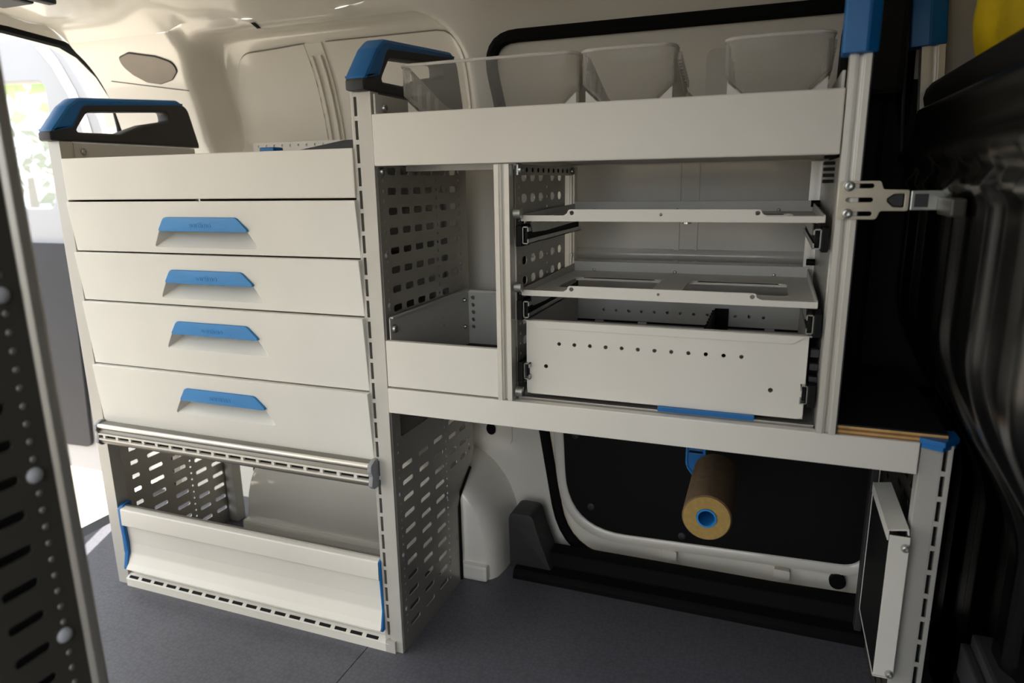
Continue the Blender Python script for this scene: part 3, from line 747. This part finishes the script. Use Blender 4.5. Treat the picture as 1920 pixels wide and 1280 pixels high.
b = MB(); b.cyl((cx, .235, cz), (cx, .262, cz), .012); b.build('spindle', 'blue', rl)
adopt(rl, before); tag(rl, 'tan foam roll with blue core on a blue arm hanging under the worktop', 'roll')

# ------------------------------------------------------------------ small open tray left of the pull-outs
before = set(bpy.data.objects); ot = empty('open_tray', (.89, .18, .562))
b = MB(); b.box(.7835, 1.000, -.003, .008, .5645, .650, .0012); b.build('front_panel', 'white', ot)
sheet('side_panel', roundpoly([(.008, .564), (.352, .564), (.352, .693), (.008, .690)], .002, 2), [sq(.224, z, .0052) for z in frange(.585, .665, 5)], .002, 'x', .7875, 'grey', ot)
sheet('back_panel', [(.787, .564), (1.000, .564), (1.000, .690), (.787, .690)], [sq(.80, z, .009) for z in frange(.605, .672, 4)], .002, 'y', .352, 'grey', ot)
b = MB(); b.box(.787, 1.0, .344, .354, .684, .690, .0008); b.build('back_lip', 'white', ot)
b = MB(); b.box(.7865, .794, .010, .352, .688, .691, .0006); b.build('side_lip', 'grey', ot)
b = MB(); b.box(.789, 1.0, .010, .350, .5625, .566); b.build('rubber_mat', 'mat', ot)
screw('screw', (.789, .020, .668), (1, 0, 0), ot, .008, .006)
for z in (.67, .61): screw('screw', (.789, .325, z), (1, 0, 0), ot, .005, .006)
adopt(ot, before); tag(ot, 'small open white tray between the middle post and the pull-out frame', 'tray')

# ------------------------------------------------------------------ pull-out frame
def post_outline(x, y, w_, d_):
    """grooved aluminium post section in (x,y); groove on the front"""
    return [(x, y), (x + w_ * .30, y), (x + w_ * .30, y + .003), (x + w_ * .42, y + .003), (x + w_ * .42, y + .010), (x + w_ * .64, y + .010), (x + w_ * .64, y + .003), (x + w_ * .72, y + .003),
            (x + w_ * .72, y), (x + w_, y), (x + w_, y + d_), (x, y + d_)]
before = set(bpy.data.objects); po = empty('pull_out_frame', (1.26, .18, .562))
for x, y, za, zb, nm in ((1.001, -.006, .562, .952, 'front_post'), (1.000, .348, .562, .953, 'rear_post'), (1.0262, .348, .562, .953, 'rear_post'), (1.480, .350, .562, .953, 'rear_post'), (1.5000, -.008, .5615, 1.085, 'tall_post')):
    b = MB(); b.prism(post_outline(x, y, .0098 if abs(x - 1.0262) < 1e-6 else .0255, .022), 'z', za, zb); o = b.build(nm, 'alu', po)
    if nm == 'tall_post':
        o['label'] = 'tall grooved aluminium post with a blue sleeve'
        b = MB(); b.prism(roundpoly([(1.490, -.018), (1.518, -.022), (1.532, -.012), (1.532, .020), (1.490, .020)], .004, 3), 'z', 1.078, 1.235, .002); b.build('sleeve', 'blue', o, True, 40)
        b = MB(); b.box(1.5255, 1.5275, -.006, .016, .5625, 1.08); b.build('seam_strip', 'dark', o)
hp = [rrect(y, y + .022, z, z + .014, .005, 2) for z in frange(.60, .92, 9) for y in (.047, .082, .117, .165, .20)] + [sq(.148, z + .007, .005) for z in frange(.585, .92, 17)] + [sq(.232, z + .007, .005) for z in frange(.585, .92, 17)]
hpL = [rrect(y, y + .024, z, z + .0145, .006, 2) for z in [.925 - .0345 * k for k in range(11)] for y in (.045, .090, .135, .205, .252)] + [sq(d, z, .005) for d in (.032, .182) for z in frange(.585, .915, 19)]
sheet('side_panel', [(.016, .564), (.300, .564), (.300, .95), (.016, .95)], hpL, .0018, 'x', 1.0285, 'perf', po)
sheet('side_panel', [(.016, .564), (.35, .564), (.35, .95), (.016, .95)], [sq(d, z, .005) for d in (.03, .09, .2, .3) for z in frange(.585, .925, 19)], .0018, 'x', 1.4995, 'perf', po)
b = MB(); b.box(1.0300, 1.0335, .018, .345, .935, .952, .0006); cbz = b.build('cross_bar', 'zinc', po)
for y in frange(.06, .33, 9): 
    b = MB(); b.cyl((1.0335, y, .9435), (1.0342, y, .9435), .004, None, 10); b.build('hole', 'void', cbz)
for y in (.024, .335): screw('screw', (1.0335, y, .9435), (1, 0, 0), po, .007, .006)
for z in (.875, .755, .575):
    b = MB(); b.cyl((1.029, .010, z), (1.041, .010, z), .0085, None, 16); b.build('roller_boss', 'zinc', po, True)
b = MB(); b.box(1.03, 1.035, .335, .345, .77, .778); b.build('rear_lug', 'zinc', po)
for k in range(5):
    b = MB(); b.box(1.484, 1.499, .06, .075, .916 + .0085 * k, .921 + .0085 * k, .001); b.build('spring_stack', 'black', po)
for z in (.878, .772): 
    b = MB(); b.cyl((1.484, .33, z), (1.499, .33, z), .006, None, 12); b.build('stop', 'black', po, True)
# telescopic slides
def slide(x, z, s, parent):
    """s=+1 left side (opens to +x), s=-1 right side"""
    f = lambda a: x + s * a
    g = MB()
    def cbx(a0, a1, y0, y1, z0, z1): xs = sorted((f(a0), f(a1))); g.box(xs[0], xs[1], y0, y1, z0, z1)
    cbx(.012, .0135, .010, .34, z - .014, z + .014); cbx(.012, .022, .010, .34, z + .0125, z + .014); cbx(.012, .022, .010, .34, z - .014, z - .0125)
    cbx(.0205, .022, .010, .34, z + .006, z + .014); cbx(.0205, .022, .010, .34, z - .014, z - .006)
    o = g.build('slide', 'zinc', parent)
    g = MB(); xs = sorted((f(.0015), f(.0115))); g.box(xs[0], xs[1], .006, .050, z - .018, z + .016, .0015); g.build('slide_block', 'black', o)
    g = MB(); xs = sorted((f(.0150), f(.0195))); g.box(xs[0], xs[1], .014, .33, z - .0105, z + .0105); g.build('slide_core', 'black', o)
    g = MB(); xs = sorted((f(.022), f(.0235))); g.prism([(.02, z + .020), (.10, z + .020), (.30, z + .018), (.30, z + .006), (.10, z + .002), (.03, z + .004)], 'x', xs[0], xs[1]); g.build('slide_tongue', 'zinc', o)
    return o
for z in (.840, .718): slide(1.0305, z, 1, po); slide(1.4975, z, -1, po)
for z in (.612,): slide(1.0305, z, 1, po); slide(1.4975, z, -1, po)
# two shallow pull-out plates
def plate(z, parent, label):
    xa, xb = 1.0365, 1.4895; zt = z + .019
    hole = [rrect(1.07, 1.235, .11, .245, .014, 4), rrect(1.285, 1.452, .11, .245, .014, 4)]
    o = sheet('pull_out_plate', rrect(xa, xb, .022, .345, .004), hole, .0018, 'z', z + .001, 'white', parent); o['label'] = label
    front = [(xa, z), (xb, z), (xb, z + .0095), (1.4135, z + .0095), (1.4065, z + .0125), (1.4045, zt), (1.117, zt), (1.1145, z + .0125), (1.109, z + .0095), (xa, z + .0095)]
    front = roundpoly(front, [.002, .002, .001, .003, .003, .005, .005, .003, .003, .001], 3)
    fr = sheet('front_lip', front, [ngon(1.1225, z + .0135, .0035, 12), ngon(1.400, z + .0135, .0035, 12), ngon(1.262, z + .011, .0022, 10)], .002, 'y', .020, 'white', o, .0004)
    g = MB(); g.box(xa, xb, .020, .0225, z + .008, z + .0085)
    g.bm.free()
    g = MB(); g.box(xa, xb, .344, .346, z, zt + .002, .0006); g.build('rear_lip', 'grey', o)
    g = MB(); g.prism([(.022, z), (.345, z), (.345, z + .017), (.022, z + .011)], 'x', xa, xa + .0018); g.build('side_lip', 'grey', o)
    g = MB(); g.prism([(.022, z), (.345, z), (.345, z + .017), (.022, z + .011)], 'x', xb - .0018, xb); g.build('side_lip', 'grey', o)
    for x_ in (1.08, 1.245, 1.43):
        g = MB(); g.dome((x_, .3435, z + .004), (0, -1, 0), .0035, .002); g.build('rivet', 'zinc', o, True)
    for x_ in (1.068, 1.283):
        xe = x_ + .171
        for y_ in (.107, .245):
            g = MB(); g.box(x_, xe, y_, y_ + .003, z - .004, z + .0022); g.build('cutout_rim', 'white', o)
    return o
plate(.862, po, 'upper white pull-out plate, empty'); plate(.740, po, 'lower white pull-out plate with two cut-outs')
b = MB(); b.cyl((1.30, .03, .859), (1.30, .03, .863), .006); b.build('plate_screw', 'zinc', po)
# deep drawer box
xa, xb, za, zb = 1.0445, 1.482, .571, .6985
fh = [sq(1.102 + .0262 * k, .661 , .0060) for k in range(12)] + [ngon(1.079, .621, .0034, 12), ngon(1.4345, .6125, .0036, 12)]
dd = sheet('deep_drawer', roundpoly([(xa, za), (xb, za), (xb, zb), (xa, zb)], [.008, .008, .001, .001], 3), fh, .002, 'y', .020, 'white', po, .0004); dd['label'] = 'deep white pull-out drawer with a row of square holes'
b = MB(); b.prism([(xa + .004, zb), (xb - .004, zb), (xb - .022, zb - .0125), (xa + .022, zb - .0125)], 'y', .0160, .0192, .0008); b.build('hem', 'white', dd)
b = MB(); b.box(xa, xb, .0175, .030, zb - .0015, zb + .0005, .0005); b.build('top_edge', 'white', dd)
for x in (xa - .004, xb - .002): 
    b = MB(); b.box(x, x + .006, .022, .345, zb - .002, zb, .0004); b.build('side_edge', 'grey', dd)
for x in (xa, xb - .0018):
    b = MB(); b.box(x, x + .0018, .021, .345, za, zb - .001); b.build('side_wall', 'grey', dd)
sheet('rear_wall', [(xa, za), (xb, za), (xb, zb - .001), (xa, zb - .001)], [sq(1.102 + .0262 * k, .661, .0060) for k in range(13)], .002, 'y', .345, 'grey', dd)
b = MB(); b.box(xa + .002, xb - .002, .021, .344, za, za + .002); b.build('base', 'grey', dd)
b = MB(); b.box(xa + .002, xb - .002, .341, .344, .636, .640); b.build('groove', 'black', dd)
for x in (1.085, 1.175, 1.42):
    b = MB(); b.box(x, x + .018, .336, .344, .628, .640, .001); b.build('clip', 'grey', dd)
b = MB(); b.box(1.326, 1.3275, .09, .34, za + .003, .676)
for k in range(9): b.box(1.3215, 1.3265, .10 + .028 * k, .106 + .028 * k, za + .003, .674)
b.box(1.326, 1.352, .336, .340, za + .003, .676)
b.build('divider', 'black', dd)
b = MB(); b.box(1.268, 1.414, .012, .018, .5635, .5715, .0008); b.box(1.283, 1.293, .0105, .0125, .566, .5695); b.build('label_strip', 'blue', dd)
b = MB(); b.box(1.03, 1.498, .0165, .030, .5570, .5645, .0008); b.build('base_rail', 'alud', po)
for z, hh in ((.595, .012), (.625, .010), (.645, .010), (.665, .012)):
    b = MB(); b.box(1.486, 1.4985, .030, .045, z, z + hh, .001); b.build('slide_hardware', 'dark', po)
adopt(po, before); tag(po, 'aluminium frame with pull-out plates and a deep drawer on the workbench', 'pull-out frame')

# latch bracket on the tall post
before = set(bpy.data.objects); lt = empty('latch_bracket', (1.525, -.012, .87))
lo_ = roundpoly([(1.500, .869), (1.548, .869), (1.5515, .880), (1.584, .880), (1.584, .907), (1.5535, .908), (1.550, .919), (1.500, .919)], [.005, .005, .004, .003, .003, .004, .005, .006], 3)
lh = [rrect(1.510, 1.5425, z - .003, z + .003, .003, 4) for z in (.9125, .8945, .8765)]
lh += [roundpoly([(1.5585, .892), (1.5660, .885), (1.5790, .8845), (1.5790, .9025), (1.5660, .902), (1.5585, .896)], .002, 2)]
sheet('slotted_plate', lo_, lh, .002, 'y', -.0145, 'latch', lt, .0004)
for z in (.9125, .8765): screw('bolt', (1.5125, -.0155, z), (0, -1, 0), lt, .0068, .006)
b = MB(); b.prism(roundpoly([(1.5600, .893), (1.567, .886), (1.578, .8855), (1.578, .9015), (1.567, .901), (1.5600, .896)], .002, 2), 'y', -.013, -.008, .001); b.build('tongue', 'dark', lt)
b = MB(); b.box(1.586, 1.640, -.016, -.011, .881, .906, .001); b.build('keeper', 'zinc', lt)
b = MB(); b.box(1.5900, 1.606, -.0165, -.0155, .885, .902, .0003); b.build('keeper_window', 'dark', lt)
b = MB(); b.box(1.6160, 1.633, -.09, -.016, .876, .898, .003); b.build('hook_block', 'perfd', lt)
adopt(lt, before); tag(lt, 'slotted metal latch bracket bolted to the tall aluminium post', 'latch')

# ------------------------------------------------------------------ opposite rack side in the left foreground
before = set(bpy.data.objects); fg = empty('rack_side', (.79, -.86, 0))
FX = .790; FE = -.610
hl = [slot(c, z, .034, .0100) for z in [1.15 - .0345 * k for k in range(33)] for c in (-.675, -.722, -.769, -.816, -.863, -.91)]
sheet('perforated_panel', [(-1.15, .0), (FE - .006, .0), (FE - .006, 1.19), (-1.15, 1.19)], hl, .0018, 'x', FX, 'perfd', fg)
b = MB(); b.prism(roundpoly([(FX - .030, FE), (FX + .004, FE), (FX + .006, FE - .004), (FX + .006, FE - .012), (FX + .002, FE - .016), (FX - .030, FE - .016)], .002, 3), 'z', 0, 1.22); b.build('edge_profile', 'alud', fg, True, 40)
b = MB(); b.box(FX - .032, FX - .028, -1.15, FE - .016, 0, 1.19); b.build('inner_side', 'dark', fg)
for z in (1.005, .835, .665, .495, .325, .155):
    b = MB(); b.dome((FX + .001, -.6440, z), (1, 0, 0), .0078, .005); b.build('plug', 'mgrey', fg, True)
for k in range(44):
    b = MB(); b.dome((FX + .0009, -.6425, 1.145 - .0172 * k), (1, 0, 0), .0032, .0014); b.build('dimple', 'band', fg, True)
adopt(fg, before); tag(fg, 'dark perforated steel rack side with aluminium edge in the left foreground', 'rack side')

# ------------------------------------------------------------------ things behind and below the partition
before = set(bpy.data.objects); p2 = empty('spare_post', (1.672, .374, .90))
b = MB(); b.prism(post_outline(1.654, .362, .035, .024), 'z', .90, 1.20); q = b.build('profile', 'alu', p2)
b = MB(); b.prism(roundpoly([(1.636, .354), (1.664, .350), (1.690, .358), (1.690, .392), (1.636, .392)], .004, 3), 'z', 1.138, 1.235, .002); b.build('sleeve', 'blue', p2, True, 40)
adopt(p2, before); p2.rotation_euler.y = math.radians(-4); tag(p2, 'second grooved post with a blue sleeve leaning behind the black partition', 'post')
b = MB(); bmesh.ops.create_icosphere(b.bm, subdivisions=4, radius=1.0)
for v in b.bm.verts:
    n = v.co.normalized(); k = 1 + .07 * math.sin(5 * n.x + 3 * n.z) + .05 * math.sin(9 * n.y + 4 * n.z + 1)
    v.co = Vector((1.815 + n.x * .125 * k, .20 + n.y * .15 * k, 1.15 + n.z * .15 * k))
o = b.build('bag', 'yellow', None, True); tag(o, 'crumpled yellow bag behind the partition in the top right corner', 'bag')
b = MB(); b.tube([(1.612, .36, 1.22), (1.614, .36, 1.15), (1.618, .36, 1.05), (1.625, .36, .95)], .003, 8); o = b.build('cable', 'dnavy', None, True); tag(o, 'thin dark cable hanging behind the partition between the blue-sleeved posts', 'cable')
b = MB(); b.box(1.735, 1.80, -.60, .02, .20, .268, .006); b.box(1.722, 1.735, -.60, .015, .20, .252, .003); o = b.build('seat_rail', 'dark'); tag(o, 'dark box beam on the floor side of the partition at the lower right', 'beam')
b = MB(); b.box(1.722, 1.80, -.60, .02, 0, .20); 
o2 = b.build('plinth', 'black', o)

# ------------------------------------------------------------------ rear door, open
dx = [(-.455, -.03), (-.440, .60), (-.440, 1.02), (-.462, 1.12), (-.495, 1.20), (-.545, 1.285), (-.60, 1.345), (-.70, 1.37), (-1.22, 1.38), (-1.22, -.03)]
wn = roundpoly([(-.705, .865), (-.665, 1.10), (-.665, 1.240), (-1.15, 1.255), (-1.15, .865)], [.03, .03, .03, .03, .03], 4)
d2 = sheet('door_2', dx, [wn], .045, 'y', .53, 'dshade', None, .006, True); struct(d2, 'open rear door with a window, seen past the rear end of the racking', 'door')
link('lining', sheet_mesh(roundpoly([(-.70, .065), (-.655, .755), (-1.18, .755), (-1.18, .05)], [.03, .01, .02, .02], 5), [], .012, 'y', .500, .002), 'dnavy', d2)
link('pane', sheet_mesh(wn, [], .004, 'y', .53), 'glass', d2)
b = MB(); b.tube([(p[0] - .055, .505, p[1]) for p in dx[1:7]], (.018, .006), 8, flat=(0, 1, 0)); b.build('frame_rib', 'van', d2, True)

# ------------------------------------------------------------------ outdoors
b = MB(); b.quad((-40, -1.3, -.55), (40, -1.3, -.55), (40, 40, -.55), (-40, 40, -.55)); struct(b.build('ground', 'ground'), 'sunlit paved ground outside', 'ground')
b = MB(); b.quad((-40, -40, -.55), (40, -40, -.55), (40, -1.3, -.55), (-40, -1.3, -.55)); struct(b.build('low_bounce_ground', 'asph'), 'added unseen dark asphalt, bounces little light into the side door', 'ground')  # unseen dark ground, added so the upper racking gets less bounce
b = MB(); b.box(-6, 9, -6.4, -6.0, -.55, .55); struct(b.build('wall_light_limit', 'build'), 'added unseen low wall limiting the light through the side door', 'wall')  # unseen wall, added to shape the fill light from the side door
def tree(x, y, h, r, m_, label, n=260):
    before = set(bpy.data.objects); t = empty('tree', (x, y, -.55))
    g = MB(); g.cyl((x, y, -.55), (x, y, -.55 + h * .75), .12, .05, 10); g.build('trunk', 'bark', t, True)
    g = MB()
    for k in range(n):
        d = Vector((random.gauss(0, 1), random.gauss(0, 1), random.gauss(0, .8))).normalized() * r * random.uniform(.45, 1)
        c = Vector((x, y, -.55 + h * .68)) + Vector((d.x, d.y, d.z * .9)); s = r * random.uniform(.07, .15)
        R_ = Matrix.Rotation(random.uniform(0, 6.28), 3, Vector((random.random() - .5, random.random() - .5, random.random() - .5)).normalized())
        vs = [g.bm.verts.new(c + R_ @ Vector(p) * s) for p in ((-1, 0, 0), (0, .5, .2), (1, 0, 0), (0, -.5, .2))]
        g.bm.faces.new(vs)
    g.build('foliage', m_, t)['kind'] = 'stuff'
    adopt(t, before); tag(t, label, 'tree')
tree(-6.5, 3.6, 4.6, 1.5, 'leaf', 'light green tree seen through the rear door window')
tree(-9.5, 6.6, 2.2, 1.3, 'leafd', 'low dark bush beyond the rear door window')
